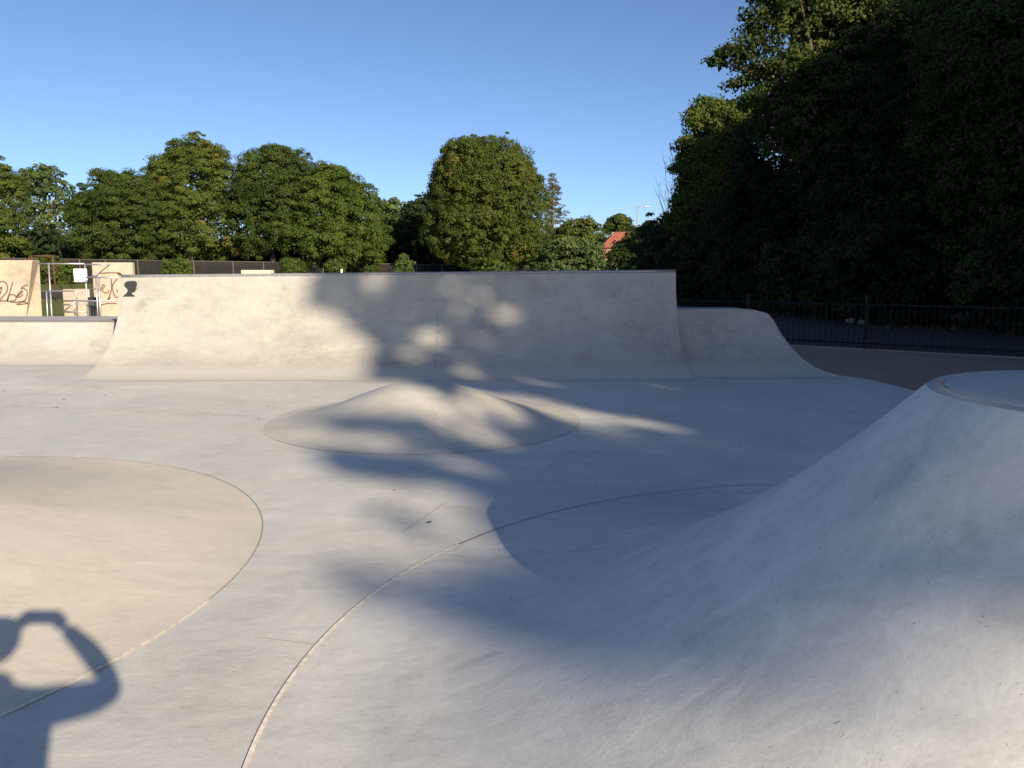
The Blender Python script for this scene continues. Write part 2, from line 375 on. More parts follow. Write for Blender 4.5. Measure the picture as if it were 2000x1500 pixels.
# small mound
c1 = (-1.0, 9.03); t = thing('concrete_mound', 'low rounded concrete mound in the middle of the floor, before the tall ramp', 'skate mound', (c1[0], c1[1], 0))
def zsm(r):
    q = r / 1.76; return .004 + .47 * (.5 + .5 * math.cos(math.pi * min(1, q) ** .92)) * (1 - .12 * (1 - min(1, q / .25)) ) + (0 if q < 1 else 0)
revolve('mound_surface', c1, [1.76 - 1.76 * i / 40 for i in range(40)] + [.001], zsm, M_mound, t)
ring('expansion_joint', c1, 1.765, .006, .0052, M_jointf, t, 160, math.radians(-140), math.radians(60))
ring('expansion_joint', c1, 1.765, .009, .0052, M_joint, t, 120, math.radians(60), math.radians(220))
# broad mound on the left
c2 = (-4.38, 4.36); R2 = 2.83
t = thing('concrete_mound', 'broad pale concrete mound at the left edge with the photographer\'s shadow on it', 'skate mound', (c2[0], c2[1], 0))
def zlm(r):
    q = min(1, r / R2); return .004 + .52 * (1 - q) ** 1.45 if q > .35 else .004 + .52 * (.65 ** 1.45) + .02 * (1 - q / .35)
revolve('mound_surface', c2, [R2 - R2 * i / 50 for i in range(50)] + [.001], zlm, M_leftm, t)
ring('expansion_joint', c2, R2 + .008, .017, .006, M_joint, t, 120, math.radians(-110), math.radians(-8))
ring('expansion_joint', c2, R2 + .008, .005, .0055, M_jointf, t, 120, math.radians(-8), math.radians(60))
ring('expansion_joint', c2, R2 + .008, .015, .006, M_joint, t, 120, math.radians(60), math.radians(250))
# volcano
c3 = (2.4, 2.9); R3 = 3.33; R0 = .73; ZT = 1.255
t = thing('volcano_ramp', 'large concrete volcano ramp with flat round top at the right foreground', 'skate ramp', (c3[0], c3[1], 0))
def voff(r):                               # the top sits a little nearer the camera than the base circle's centre
    k = 1 - max(0, min(1, (r - R0) / (R3 - R0))); return (-.15 * k, -.16 * k)
def zvo(r):
    q = max(0, min(1, (r - R0) / (R3 - R0))); return .004 + ZT * (1 - q) ** 2.15
revolve('ramp_flank', c3, [R3 - (R3 - R0) * (i / 90) for i in range(91)], zvo, M_volc, t, 200, off=voff)
revolve('lip_band', c3, [R0, R0 - .012, R0 - .03, R0 - .055, R0 - .06], lambda r: {0: ZT + .004, 1: ZT + .012, 2: ZT + .014, 3: ZT + .012, 4: ZT + .004}[[R0, R0 - .012, R0 - .03, R0 - .055, R0 - .06].index(r)], M_band, t, 120, wave=False, off=voff)
revolve('top_disc', c3, [R0 - .059, R0 - .066, .4, .2, .001], lambda r: ZT + (.011 if r > R0 - .062 else .015), M_disc, t, 120, wave=False, off=voff)
ring('expansion_joint', c3, R3 + .006, .018, .0062, M_joint, t, 200, math.radians(145), math.radians(330))
ring('expansion_joint', c3, R3 + .006, .011, .0055, M_jointd, t, 200, math.radians(-30), math.radians(145))

# joints sawn in the floor
for i, (pts, wd) in enumerate([([G(0, 793), G(190, 799), G(400, 810), G(509, 813)], .014), ([G(500, 1246), G(570, 1254), G(636, 1264)], .006),
                  ([G(785, 1042), G(845, 1000), G(880, 978)], .003), ([G(1130, 822), G(1300, 812), G(1560, 820)], .008)]):
    o = strip('floor_joint', pts, wd, .0045, M_joint if i == 0 else M_jointf, floor)

# ---------------------------------------------------------------- quarter pipes
def arc(R, h, n=26):                       # (distance in front of the lip, height)
    amax = math.acos(1 - h / R); run = R * math.sin(amax)
    return [(run - R * math.sin(amax * i / n), R * (1 - math.cos(amax * i / n))) for i in range(n + 1)]
def quarter(parent, xl, xr, Yt, prof, ztop_scale, deck, mat, step=.12, name='ramp_surface', zw=.006):
    # xl, xr: functions of height fraction ; ztop_scale(x): scales heights along the ramp
    v = []; f = []; nx = max(2, int((xr(0) - xl(0)) / step)); np_ = len(prof); hmax = prof[-1][1]
    for i in range(nx + 1):
        for j, (dy, z) in enumerate(prof):
            q = z / hmax; x = xl(q) + (xr(q) - xl(q)) * i / nx; s = ztop_scale(x)
            wv = wav(x * 1.3, z * 2) * zw / .006 * math.sin(math.pi * min(1, j / (np_ - 1)))
            v.append((x, Yt - dy + wv, z * s + .004))
    for i in range(nx):
        for j in range(np_ - 1):
            a = i * np_ + j; f.append((a, a + np_, a + np_ + 1, a + 1))
    o = mesh(name, v, f, mat, parent, True)
    # solid body behind the surface: deck, back and the two ends
    m = MB(); b = []
    topi = np_ - 1
    for i in range(nx + 1):
        p = Vector(v[i * np_ + topi]); m.v += [p, p + Vector((0, deck, 0)), Vector((p.x, p.y + deck, -.02))]
    for i in range(nx):
        a = i * 3; m.f += [(a, a + 3, a + 4, a + 1), (a + 1, a + 4, a + 5, a + 2)]
    for i in (0, nx):
        k = len(m.v); pr = [Vector(v[i * np_ + j]) for j in range(np_)]
        m.v += pr + [pr[-1] + Vector((0, deck, 0)), Vector((pr[-1].x, pr[-1].y + deck, -.02)), Vector((pr[0].x, pr[0].y, -.02))]
        ids = list(range(k, len(m.v))); m.f.append(tuple(ids if i else ids[::-1]))
    m.build('ramp_body', M_deck if deck > 1 else mat, parent)
    return v, np_
# tall centre ramp
TY = 14.0; pL = A(237, 541, TY); pR = A(1320, 531, TY); HT = pL.z
tall = arc(1.78, HT); sl = (pR.z - pL.z) / (pR.x - pL.x)
tscale = lambda x: 1 + (x - pL.x) * sl / HT
T1 = thing('quarter_pipe', 'tall pale concrete quarter pipe with a black head stencil, across the middle', 'skate ramp', (-2, TY, 0))
quarter(T1, lambda q: pL.x, lambda q: pR.x, TY, tall, tscale, .38, M_wall)
m = MB(); m.tube([(pL.x - .0, TY + .01, pL.z + .012)] + [(x, TY + .01, HT * tscale(x) + .012) for x in np.linspace(pL.x + .5, pR.x - .5, 12)] + [(pR.x + .0, TY + .01, pR.z + .012)], .027, 10)
m.build('coping', M_coping, T1, True)
def tallY(z):                              # y of the tall ramp's surface at height z
    R = 1.78; return TY - (R * math.sin(math.acos(1 - HT / R)) - R * math.sin(math.acos(max(-1, 1 - min(z, HT) / R))))
def on_tall(px, py):
    Y = TY - .2
    for _ in range(12):
        p = A(px, py, Y); Y = tallY(p.z)
    return p
# black stencilled head in profile
hp = [(1600,798),(1625,775),(1650,755),(1667,725),(1660,696),(1640,680),(1622,655),(1620,635),(1634,615),(1660,600),(1690,593),(1725,598),(1752,592),(1778,606),(1790,632),(1786,655),(1776,670),(1778,684),(1786,696),(1770,706),(1773,716),(1766,722),(1762,738),(1745,744),(1726,742),(1722,760),(1730,772),(1748,778),(1762,798)]
hp = [(x / 6.6667, 460 + y / 6.6667) for x, y in hp]
v = []; f = []
ys = np.linspace(min(y for x, y in hp) + .05, max(y for x, y in hp) - .02, 44)
for y in ys:
    xs = []
    for i in range(len(hp)):
        (xa, ya), (xb, yb) = hp[i], hp[(i + 1) % len(hp)]
        if (ya - y) * (yb - y) < 0: xs.append(xa + (xb - xa) * (y - ya) / (yb - ya))
    a, b = on_tall(min(xs), y), on_tall(max(xs), y)
    v += [a + Vector((0, -.012, .004)), b + Vector((0, -.012, .004))]
for i in range(len(ys) - 1): f.append((2*i, 2*i + 2, 2*i + 3, 2*i + 1))
mesh('head_stencil', v, f, M_sten, T1)
# low ramp on the left
LY = 15.25; LH = .72; low = arc(1.2, LH)
T2 = thing('quarter_pipe', 'low concrete quarter pipe with a grey deck, left of the tall ramp', 'skate ramp', (-13, LY, 0))
lx1 = pL.x - .004
quarter(T2, lambda q: -20.0, lambda q: lx1, LY, low, lambda x: 1, 1.7, M_wall)
m = MB(); m.tube([(-20, LY + .005, LH + .0), (lx1 - .02, LY + .005, LH + .0)], .02, 10); m.build('coping', M_steeld, T2, True)
# low ramp on the right with a curved end
RY = 14.2; RH = .985; rp = arc(1.9, RH)
T3 = thing('quarter_pipe', 'low concrete quarter pipe with a rounded end, right of the tall ramp', 'skate ramp', (4, RY, 0))
def xr3(q):
    tab = [(0, 5.28), (.02, 5.12), (.08, 4.98), (.2, 4.86), (.35, 4.76), (.6, 4.64), (.8, 4.57), (.93, 4.48), (.98, 4.38), (1, 4.2)]
    for (a, b), (c, d) in zip(tab, tab[1:]):
        if q <= c: return b + (d - b) * (q - a) / (c - a)
    return tab[-1][1]
V3, n3 = quarter(T3, lambda q: pR.x + .004, xr3, RY, rp, lambda x: 1, 1.0, M_wall)
edge = [Vector(p) for p in V3[-n3:]]
m = MB(); m.tube([p + Vector((.0, .0, .0)) for p in edge[3:]], .02, 8); m.build('edge_trim', M_deck, T3, True)
m = MB(); m.tube([(pR.x + .01, RY + .01, RH), (4.2, RY + .01, RH)], .022, 8); m.build('coping', M_deck, T3, True)

# ---------------------------------------------------------------- bow-top railing on the right
M_iron = plain('black_iron', (.008, .008, .010), .5, .3, .2)
for i in range(len(fence_pts) - 1):
    a, b = Vector((*fence_pts[i], 0)), Vector((*fence_pts[i + 1], 0)); d = b - a; u_ = d.normalized(); L_ = d.length
    t = thing('railing_panel', '', 'railing', a, 'black iron railing panels along the footpath')
    q = MB(); q.box(-.035, .035, -.035, .035, 0, 1.15, Matrix.Translation(a)); bevel(q.build('post', M_iron, t), .006)
    q = MB()
    for z in (.10, .93): q.box(.04, L_ - .04, -.008, .008, z, z + .035, Matrix.Translation(a) @ Matrix.Rotation(math.atan2(d.y, d.x), 4, 'Z'))
    q.build('rail', M_iron, t)
    q = MB(); n = int(L_ / .115)
    for k in range(1, n):
        p = a + u_ * (L_ * k / n); q.tube([p + Vector((0, 0, .04)), p + Vector((0, 0, 1.0))], .0075, 6)
    q.build('pickets', M_iron, t)
    t['label'] = ['black railing panel at the right edge of the picture', 'black railing panel between the two near posts, in front of the dark verge',
                  'black railing panel just right of the low quarter pipe', 'black railing panel starting behind the low right quarter pipe',
                  'black railing panel hidden behind the tall ramp end', 'farthest black railing panel behind the tall ramp'][i]
q = MB()
for i in range(len(fence_pts) - 1):
    a, b = Vector((*fence_pts[i], 0)), Vector((*fence_pts[i+1], 0)); d = b - a
    q.box(0, d.length, .06, .12, -.03, .012 + i * .0007, Matrix.Translation(a) @ Matrix.Rotation(math.atan2(d.y, d.x), 4, 'Z'))
tag(q.build('kerb_edging', M_tarmac, kind=None), 'low flush kerb edging running under the black railings', 'kerb')

# ---------------------------------------------------------------- things behind the left deck
def flat_strokes(name, strokes, Y, wd, mat, parent):
    v = []; f = []
    for st_ in strokes:
        P = [A(x, y, Y) for x, y in st_]; Q = []
        for i in range(len(P) - 1):        # smooth the hand-drawn line
            p0, p1, p2, p3 = P[max(0, i-1)], P[i], P[i+1], P[min(len(P)-1, i+2)]
            for k in range(5):
                s = k / 5; Q.append(.5 * ((2*p1) + (p2-p0)*s + (2*p0-5*p1+4*p2-p3)*s*s + (3*p1-p0-3*p2+p3)*s**3))
        Q.append(P[-1]); b = len(v)
        for i, p in enumerate(Q):
            t_ = (Q[min(i+1, len(Q)-1)] - Q[max(i-1, 0)]); t_ = Vector((t_.x, 0, t_.z)).normalized(); o_ = Vector((-t_.z, 0, t_.x)) * wd / 2
            v += [p + o_, p - o_]
            if i: f.append((b+2*i-2, b+2*i-1, b+2*i+1, b+2*i))
    return mesh(name, v, f, mat, parent)
def C1(pts): return [(x / 6.6667, 460 + y / 6.6667) for x, y in pts]      # points measured on an enlarged crop
BY = 24.0
t = thing('graffiti_wall', 'big beige concrete block with looping graffiti at the far left', 'concrete block', (-15.5, BY, 0))
a = A(63, 508, BY); b = A(50, 617, BY); c = A(77, 508, BY + .5); d = A(83, 617, BY + .5)
zt_ = a.z; slope = (b.x - a.x) / (b.z - a.z); bx = a.x + slope * (0 - a.z)
slo2 = (d.x - c.x) / (d.z - c.z); cx0 = c.x + slo2 * (0 - c.z)
XL = -20.0
V = [(XL, BY, 0), (bx, BY, 0), (cx0, BY + .5, 0), (XL, BY + .5, 0), (XL, BY, zt_), (a.x, BY, zt_), (c.x, BY + .5, zt_), (XL, BY + .5, zt_)]
o = mesh('block_body', V, [(0,3,2,1),(4,5,6,7),(0,1,5,4),(1,2,6,5),(2,3,7,6),(3,0,4,7)], M_beige, t); bevel(o, .02)
g1 = [[(-30,640),(0,605),(50,602),(95,650),(90,730),(40,790),(-10,850),(-40,850)], [(-10,700),(20,670),(15,720),(-15,790)], [(165,605),(140,700),(110,790),(95,860),(120,780),(170,770),(210,800),(190,850),(130,850)],
      [(210,800),(250,770),(290,740),(285,720),(245,750),(225,800),(260,800),(300,770)], [(368,645),(320,655),(275,688),(310,690),(350,720),(350,790),(320,850),(260,870)], [(-40,865),(60,850),(180,870),(300,860),(360,880),(330,888),(220,900),(260,880)]]
flat_strokes('graffiti', [C1(s) for s in g1], BY - .006, .042, M_graf, t)
t = thing('graffiti_wall', 'beige concrete block with scrawled graffiti behind the railings, beside the tall ramp', 'concrete block', (-12, BY + .5, 0))
a = A(178, 512.5, BY + .5); b = A(257, 512.5, BY + .5)
m = MB(); m.box(a.x, b.x, BY + .5, BY + .7, 0, a.z); bevel(m.build('block_body', M_beige, t), .03)
g2 = [[(1300,495),(1370,488),(1450,484),(1540,492),(1590,515)], [(1590,515),(1540,485),(1545,515),(1590,515)], [(1230,700),(1260,690),(1300,720),(1340,640),(1360,660),(1330,720),(1390,750),(1420,710)], [(1450,565),(1450,700),(1420,800),(1400,860)],
      [(1530,565),(1470,640),(1470,720),(1500,800),(1540,800)], [(1520,655),(1524,665)], [(1525,700),(1530,740)], [(1190,550),(1240,545),(1300,480),(1425,385)], [(1300,910),(1400,885),(1520,885)], [(1400,850),(1440,800)]]
flat_strokes('graffiti', [C1(s) for s in g2], BY + .494, .038, M_graf, t)
t = thing('graffiti_wall', 'low beige concrete block with faded scribbles, lower than its neighbours', 'concrete block', (-14.3, BY + 2, 0))
a = A(121, 565, BY + 2); b = A(181, 565, BY + 2)
m = MB(); m.box(a.x, b.x - 0.0, BY + 2, BY + 3, 0, a.z); bevel(m.build('block_body', M_beige, t), .03)
M_graf2 = plain('faded_graffiti_paint', (.42, .36, .36), .8, 0, .2, 40)
flat_strokes('graffiti', [C1(s) for s in [[(840,790),(870,760),(920,770),(900,800),(860,800)], [(950,740),(1010,760),(1080,730),(1060,780)], [(1010,920),(1030,880),(1060,920),(1090,880),(1110,900)]]], BY + 1.994, .05, M_graf2, t)
# dark cabinet
a = A(171, 583, 22); b = A(182, 583, 22)
m = MB(); m.box(a.x, b.x, 22, 22.3, 0, a.z); o = m.build('litter_bin', M_dark); bevel(o, .02); tag(o, 'narrow dark grey bin beside the steel railings', 'bin')
mm = MB(); mm.box(a.x - .015, b.x + .015, 21.985, 22.315, a.z, a.z + .03); mm.build('lid', M_black, o)
# galvanised handrails
def rail(label, lines, Y, r=.024, posts=()):
    t = thing('handrail', label, 'handrail', A(lines[0][0][0], 617, Y) * 1.0, 'galvanised handrails behind the left deck')
    t.location.z = 0
    m = MB()
    for l in lines: m.tube([A(x, y, Y) for x, y in l], r, 8)
    m.build('rail', M_steel, t, True)
    for x, y, x2 in posts:
        p = A(x, y, Y); p2 = A(x2, 617, Y); q_ = (p2 - p) / (p2.z - p.z); foot = p + q_ * (0 - p.z)
        MB().tube([foot, p], r, 8).build('post', M_steel, t, True)
    return t
rail('tall galvanised rail frame with a diagonal end, carrying the white sign', [C1([(505,366),(1100,368)]), C1([(1110,376),(1420,380),(1255,525),(1190,528)])], 20.5, .022,
     [(*C1([(633,372)])[0], C1([(675,1050)])[0][0]), (*C1([(1104,372)])[0], C1([(1145,1050)])[0][0])])
rail('long mid-height galvanised rail reaching the tall ramp', [C1([(1118,545),(1565,548)]), C1([(820,850),(1530,852)])], 20.2, .02,
     [(*C1([(1285,548)])[0], C1([(1310,1050)])[0][0]), (*C1([(1250,548)])[0], C1([(1275,1050)])[0][0])])
rail('low galvanised rail with rounded end and sloping brace', [C1([(540,725),(960,722),(985,735),(995,760),(1008,1050)]), C1([(815,900),(950,903),(972,920),(978,1040)]), C1([(985,855),(820,1000)]), C1([(820,995),(1130,997)])], 19.9, .02,
     [(*C1([(603,724)])[0], C1([(620,1050)])[0][0]), (*C1([(655,724)])[0], C1([(675,1050)])[0][0])])
# white sign on the rail frame
a = A(*C1([(958,432)])[0], 20.42); b = A(*C1([(1143,604)])[0], 20.42)
m = MB(); m.box(a.x, b.x, 20.40, 20.42, b.z, a.z); o = m.build('sign', M_white); bevel(o, .004)
tag(o, 'square white notice sign fixed to the galvanised rail frame', 'sign')
m = MB()
for x, y, s in ((990,485,18),(1002,500,20),(1018,510,14),(998,515,12)):
    p = A(*C1([(x, y)])[0], 20.395); e = s / 6.6667 / F * 20.4; m.tube([p, p + Vector((0, -.003, 0))], e * .5, 7)
m.build('printed_emblem', M_green, o)
m = MB()
for x, y, s, hh in ((1075,512,16,22),(1010,548,30,5),(1010,560,24,5)):
    p = A(*C1([(x, y)])[0], 20.395); e = s / 6.6667 / F * 20.4 / 2; h2 = hh / 6.6667 / F * 20.4 / 2; MB().box(p.x - e, p.x + e, 20.394, 20.398, p.z - h2, p.z + h2).build('printed_mark', M_greyp, o)
# rusty goal frame
GY = 45.0; t = thing('goal_frame', 'rusty steel goal frame on the grass behind the graffiti block', 'goal', (A(80, 560, GY).x, GY, 0))
m = MB(); a = A(57, 500, GY); b = A(62, 500, GY); c = A(103, 500, GY)
m.tube([a, c], .05, 8); m.build('crossbar', M_rust, t, True)
for p in (a, b, c): MB().tube([Vector((p.x, p.y, 0)), p], .05, 8).build('goalpost', M_rust, t, True)
m = MB(); m.tube([c, A(108, 520, GY + 1.2), Vector((c.x + .3, GY + 2, 0))], .035, 6).tube([b, Vector((b.x + .9, GY + 2, 0))], .035, 6); m.build('stay', M_rust, t, True)
# cream block behind the tall ramp
a = A(470, 527.5, 30); b = A(528, 527.5, 30)
m = MB(); m.box(a.x, b.x, 30, 30.5, 0, a.z); o = m.build('concrete_block', M_cream); bevel(o, .03); tag(o, 'pale yellow block just showing above the top edge of the tall ramp', 'block')
# white marker post at the fence
a = A(667, 525.5, 80); q = MB(); q.tube([(a.x, 80, 0), (a.x, 80, a.z)], [.12, .10], 8); o = q.build('marker_post', M_white); tag(o, 'small white post standing before the mesh fence', 'post')

# ---------------------------------------------------------------- mesh fence across the park
m_, nd, lk, p = newmat('fence_mesh', .9); p.inputs['Base Color'].default_value = (.022, .022, .021, 1)
tr_ = nd.new('ShaderNodeBsdfTransparent'); mx = nd.new('ShaderNodeMixShader'); mx.inputs[0].default_value = .8  # mesh made dark and dense to carry the tree shade behind it
lk.new(tr_.outputs[0], mx.inputs[1]); lk.new(p.outputs[0], mx.inputs[2]); lk.new(mx.outputs[0], nd['Material Output'].inputs[0])
M_mesh = m_; M_fpost = plain('fence_post', (.16, .14, .12), .7, .2)
def mesh_fence(label, xs, Y0, Y1, ytop, full=True):
    def base(px):
        s = (px - xs[0]) / (xs[-1] - xs[0]); Y = Y0 + (Y1 - Y0) * s; x = (px - 1000) / F * Y * 1.0
        z = A(px, ytop(px), Y).z; return Vector((x * 1.0, Y, 0)), z
    t = thing('mesh_fence', label, 'fence', base(xs[0])[0])
    q = MB(); q2 = MB()
    for a_, b_ in zip(xs, xs[1:]):
        (pa, za), (pb, zb) = base(a_), base(b_)
        k = len(q.v); q.v += [pa, pb, pb + Vector((0, 0, zb)), pa + Vector((0, 0, za))]; q.f.append((k, k+1, k+2, k+3))
        q2.tube([pa + Vector((0, 0, za)), pb + Vector((0, 0, zb))], .03, 6)
    q.build('mesh_panel', M_mesh, t); q2.build('top_rail', M_fpost, t)
    for a_ in xs:
        pa, za = base(a_); MB().tube([pa, pa + Vector((0, 0, za))], .055, 6).build('post', M_fpost, t)
mesh_fence('nearer dark chain-link fence below the row of trees', [-120, -60, 0, 60, 110, 165, 215, 277, 331, 385, 461, 520, 581, 635, 689, 742, 815, 865, 918], 96, 108, lambda x: 508 + (x - 277) * .0145)
mesh_fence('second dark chain-link fence a little behind the first, right part', [380, 405, 469, 552, 612, 662, 711, 770, 839, 888, 923, 967, 1012, 1047, 1090], 103, 112, lambda x: 509 + (x - 277) * .0145)

# dark leaf mass added beyond the fence as the shade under the crowns
rng = np.random.default_rng(12); n = 42000
hx = rng.uniform(-95, 32, n); hz = np.abs(rng.normal(0, 1, n)); hz = rng.uniform(0, 1, n) ** .8 * (6.2 + .8 * np.sin(hx * .35) + .5 * np.sin(hx * 1.1))
P_ = np.stack([hx, 117 + rng.normal(0, 1.2, n) - np.maximum(0, hx) * .25, hz], 1)
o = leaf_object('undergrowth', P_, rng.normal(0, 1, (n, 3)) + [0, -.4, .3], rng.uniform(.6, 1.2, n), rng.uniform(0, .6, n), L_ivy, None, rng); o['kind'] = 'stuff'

# ---------------------------------------------------------------- houses and lamp
def house(label, x0, x1, y0, y1, ze, zr, wall, roof, hip=.0):
    t = thing('house', label, 'house', ((x0 + x1) / 2, y0, 0))
    m = MB(); m.box(x0, x1, y0, y1, 0, ze); m.build('wall', wall, t)
    ym = (y0 + y1) / 2; o = .35
    V = [(x0-o, y0-o, ze-.1), (x1+o, y0-o, ze-.1), (x1+o, y1+o, ze-.1), (x0-o, y1+o, ze-.1), (x0-o+hip, ym, zr), (x1+o-hip, ym, zr)]
    r = mesh('roof', V, [(0,1,5,4), (1,2,5), (2,3,4,5), (3,0,4), (3,2,1,0)], roof, t)
    xc = x0 + (x1 - x0) * .7; MB().box(xc, xc + .7, ym - .3, ym + .3, zr - .8, zr + .9).build('chimney', M_brick, r)
    for i, fx in enumerate((.2, .5, .8)):
        for z in ((.9, 2.1), (3.3, 4.4)):
            if z[1] > ze: continue
            xm = x0 + (x1 - x0) * fx; wn = MB().box(xm - .6, xm + .6, y0 - .04, y0 + .02, *z).build('window', M_white, t)
            MB().box(xm - .5, xm - .03, y0 - .05, y0 - .04, z[0] + .1, z[1] - .1).box(xm + .03, xm + .5, y0 - .05, y0 - .04, z[0] + .1, z[1] - .1).build('pane', M_glass, wn)
    return t
house('red-roofed house showing between the shrubs, left of the street lamp', 10.6, 19, 95, 103, 4.3, 6.2, M_brick, M_roofr, 2.2)
house('dim brown-roofed house glimpsed in the gap between the dark trees', -22, -12, 150, 158, 5.4, 9.2, M_render, M_roofg)
LYm = 80.0; a = A(1245, 402, LYm); t = thing('street_lamp', 'pale street lamp with one arm, above the dark shrub', 'street lamp', (a.x, LYm, 0))
MB().tube([(a.x, LYm, 0), (a.x, LYm, 1.2), (a.x, LYm, 1.25), (a.x, LYm, a.z)], [.12, .12, .08, .055], 10).build('post', M_lamp, t, True)
b = A(1258, 404, LYm); c = A(1269, 404.5, LYm)
MB().tube([(a.x, LYm, a.z - .05), b], .035, 6).build('arm', M_lamp, t, True)
m = MB(); m.box(b.x - .05, c.x, LYm - .13, LYm + .13, b.z - .05, b.z + .05); bevel(m.build('lamp_head', M_steel, t), .03)

# ---------------------------------------------------------------- trees across the park
def lobes_px(Y, specs, dy=1.0):            # (px, py, rx_px, ry_px[, Yoffset]) -> ellipsoids
    out = []
    for s in specs:
        yy = Y + (s[4] if len(s) > 4 else 0); p = A(s[0], s[1], yy); rx = s[2] / F * yy; rz = s[3] / F * yy
        out.append((p.x, p.y, p.z, rx, rx * dy, rz))
    return out
BT = 'sycamores and other trees behind the mesh fence'
def bgtree(name, label, Y, specs, mat, seed, n=420, cr=.9, per=115, leaf=.225, base=None, **k):
    lb = lobes_px(Y, specs); b = base or specs[0][0]; p = A(b, 530, Y)
    tree(name, label, 'tree', (p.x, p.y, 0), lb, n, cr, per, leaf, mat, seed, tr=.38, group=BT, zmin=1.0, **k)
bgtree('broadleaf_tree', 'dark brown-tinged tree cut by the left edge of the picture', 106, [(-30, 400, 62, 92), (-10, 460, 60, 65), (15, 380, 25, 50), (-80, 440, 60, 90)], L_yel, 1, 430)
bgtree('willow_tree', 'pale feathery tree behind, second from the left', 125, [(95, 385, 48, 58), (100, 450, 60, 65), (60, 400, 25, 60), (140, 420, 30, 50)], L_pale, 2, 380, .8, 30, .36, rough=.22, fill=.1)
bgtree('broadleaf_tree', 'broad dark green tree with a low dome, third from the left', 106, [(235, 420, 78, 80), (195, 450, 62, 68), (290, 440, 55, 75), (250, 370, 42, 32), (230, 480, 85, 40)], L_dark, 3, 560)
bgtree('broadleaf_tree', 'tall yellow-tinged tree with a ragged top, fourth from the left', 108, [(375, 370, 68, 80), (330, 390, 42, 78), (420, 370, 42, 75), (390, 450, 85, 66), (310, 350, 25, 30)], L_yel, 4, 600, rough=.18, tint=(.36, .25))
bgtree('broadleaf_tree', 'tall dark green tree with a pointed rounded top, fifth from the left', 107, [(530, 370, 62, 78), (560, 430, 80, 75), (500, 430, 55, 80), (545, 320, 38, 28), (590, 380, 30, 55)], L_dark, 5, 600)
bgtree('broadleaf_tree', 'mid green tree sweeping down to the right beside the dark gap', 103, [(650, 410, 62, 75), (690, 450, 62, 62), (640, 370, 38, 45), (620, 465, 70, 50), (705, 485, 50, 36)], L_mid, 6, 560, rough=.12)
bgtree('broadleaf_tree', 'small pale tree top far behind the dark gap', 150, [(770, 425, 34, 34), (745, 440, 25, 32), (765, 470, 40, 40)], L_pale, 7, 160, 1.2, 28, .6)
bgtree('dark_tree', 'shaded dark tree just left of the big round tree', 122, [(815, 440, 28, 48), (800, 480, 45, 48), (835, 420, 25, 35)], L_ivy, 8, 300, 1.0, 28, .45)
bgtree('dark_tree', 'very dark low tree in the gap right of the sweeping tree', 128, [(755, 480, 32, 50), (785, 505, 45, 30)], L_ivy, 9, 260, 1.0, 28, .45)
bgtree('round_tree', 'big round dense tree standing alone right of the gap', 100, [(948, 400, 102, 112), (955, 345, 85, 68), (935, 455, 108, 66), (990, 420, 82, 98), (890, 400, 48, 95), (920, 308, 45, 32), (1020, 470, 52, 50)], L_big, 10, 1500, .75, 84, .215, rough=.06, tint=(.3, .2), fill=.35, flat=.8, sub=2)
# conifer
Yc = 118; p = A(1078, 530, Yc); t = thing('conifer_tree', 'thin brownish conifer with a bare reddish trunk right of the big round tree', 'tree', (p.x, Yc, 0))
top = A(1080, 340, Yc); rng = np.random.default_rng(77)
MB().tube([(p.x, Yc, -.1), (p.x, Yc, top.z * .6), (p.x, Yc, top.z)], [.32, .2, .03], 8).build('trunk', M_pinebark, t, True)
cp = []; cd = []
for k in range(230):
    f_ = rng.uniform(0, 1) ** .8; z = top.z - f_ * (top.z - A(1080, 462, Yc).z); R_ = .25 + 3.1 * f_ * rng.uniform(.6, 1); an = rng.uniform(0, 6.28)
    rr = R_ * rng.uniform(.3, 1); cp.append((p.x + .5 * f_ + rr * math.cos(an), Yc + rr * math.sin(an), z - rr * .25)); cd.append((math.cos(an), math.sin(an), .4))
cp = np.array(cp); P_, N_, s_, t_ = clumps_to_leaves(cp, unit(np.array(cd)), rng.uniform(.3, .6, len(cp)), 24, .3, rng, .45, rng.uniform(.1, .9, len(cp)))
leaf_object('crown', P_, N_, s_, t_, L_con, t, rng, .3)
bgtree('bushy_tree', 'rounded brown-green tree right of the conifer', 115, [(1135, 465, 38, 38), (1110, 480, 32, 36), (1155, 485, 24, 34)], L_yel, 11, 260, .8, 28, .38)
bgtree('pine_tree', 'small dark round-topped pine above the red roof', 120, [(1208, 437, 17, 14), (1188, 450, 8, 9), (1222, 448, 12, 9)], L_dark, 12, 110, .8, 24, .4, rough=.08)
def shrub(name, label, Y, specs, mat, seed, n, cr, per, leaf, cat='shrub', group=None, **k):
    lb = lobes_px(Y, specs); p = A(specs[0][0], 530, Y); b = (p.x, p.y, 0)
    t = thing(name, label, cat, b, group); crown(t, lb, n, cr, per, leaf, mat, seed, zmin=.05, name='foliage', **k)
    rnd = random.Random(seed); m = MB()
    for i in range(5):
        l = lb[i % len(lb)]; m.tube([(b[0] + rnd.uniform(-.2, .2), b[1] + rnd.uniform(-.2, .2), 0), (l[0] + rnd.uniform(-.5, .5) * l[3], l[1], l[2])], [.07, .02], 5)
    m.build('stem', M_bark, t); return t
shrub('shrub', 'light green bushes below the rounded tree, left of the red roof', 92, [(1120, 502, 55, 34), (1080, 505, 35, 33), (1152, 508, 24, 24), (1115, 532, 75, 28)], L_pale, 13, 420, .7, 30, .3)
shrub('shrub', 'dark green shrub under the street lamp', 70, [(1262, 490, 42, 46), (1228, 512, 38, 30), (1278, 470, 30, 34), (1262, 540, 75, 38)], L_oak, 14, 520, .55, 34, .24, rough=.16)
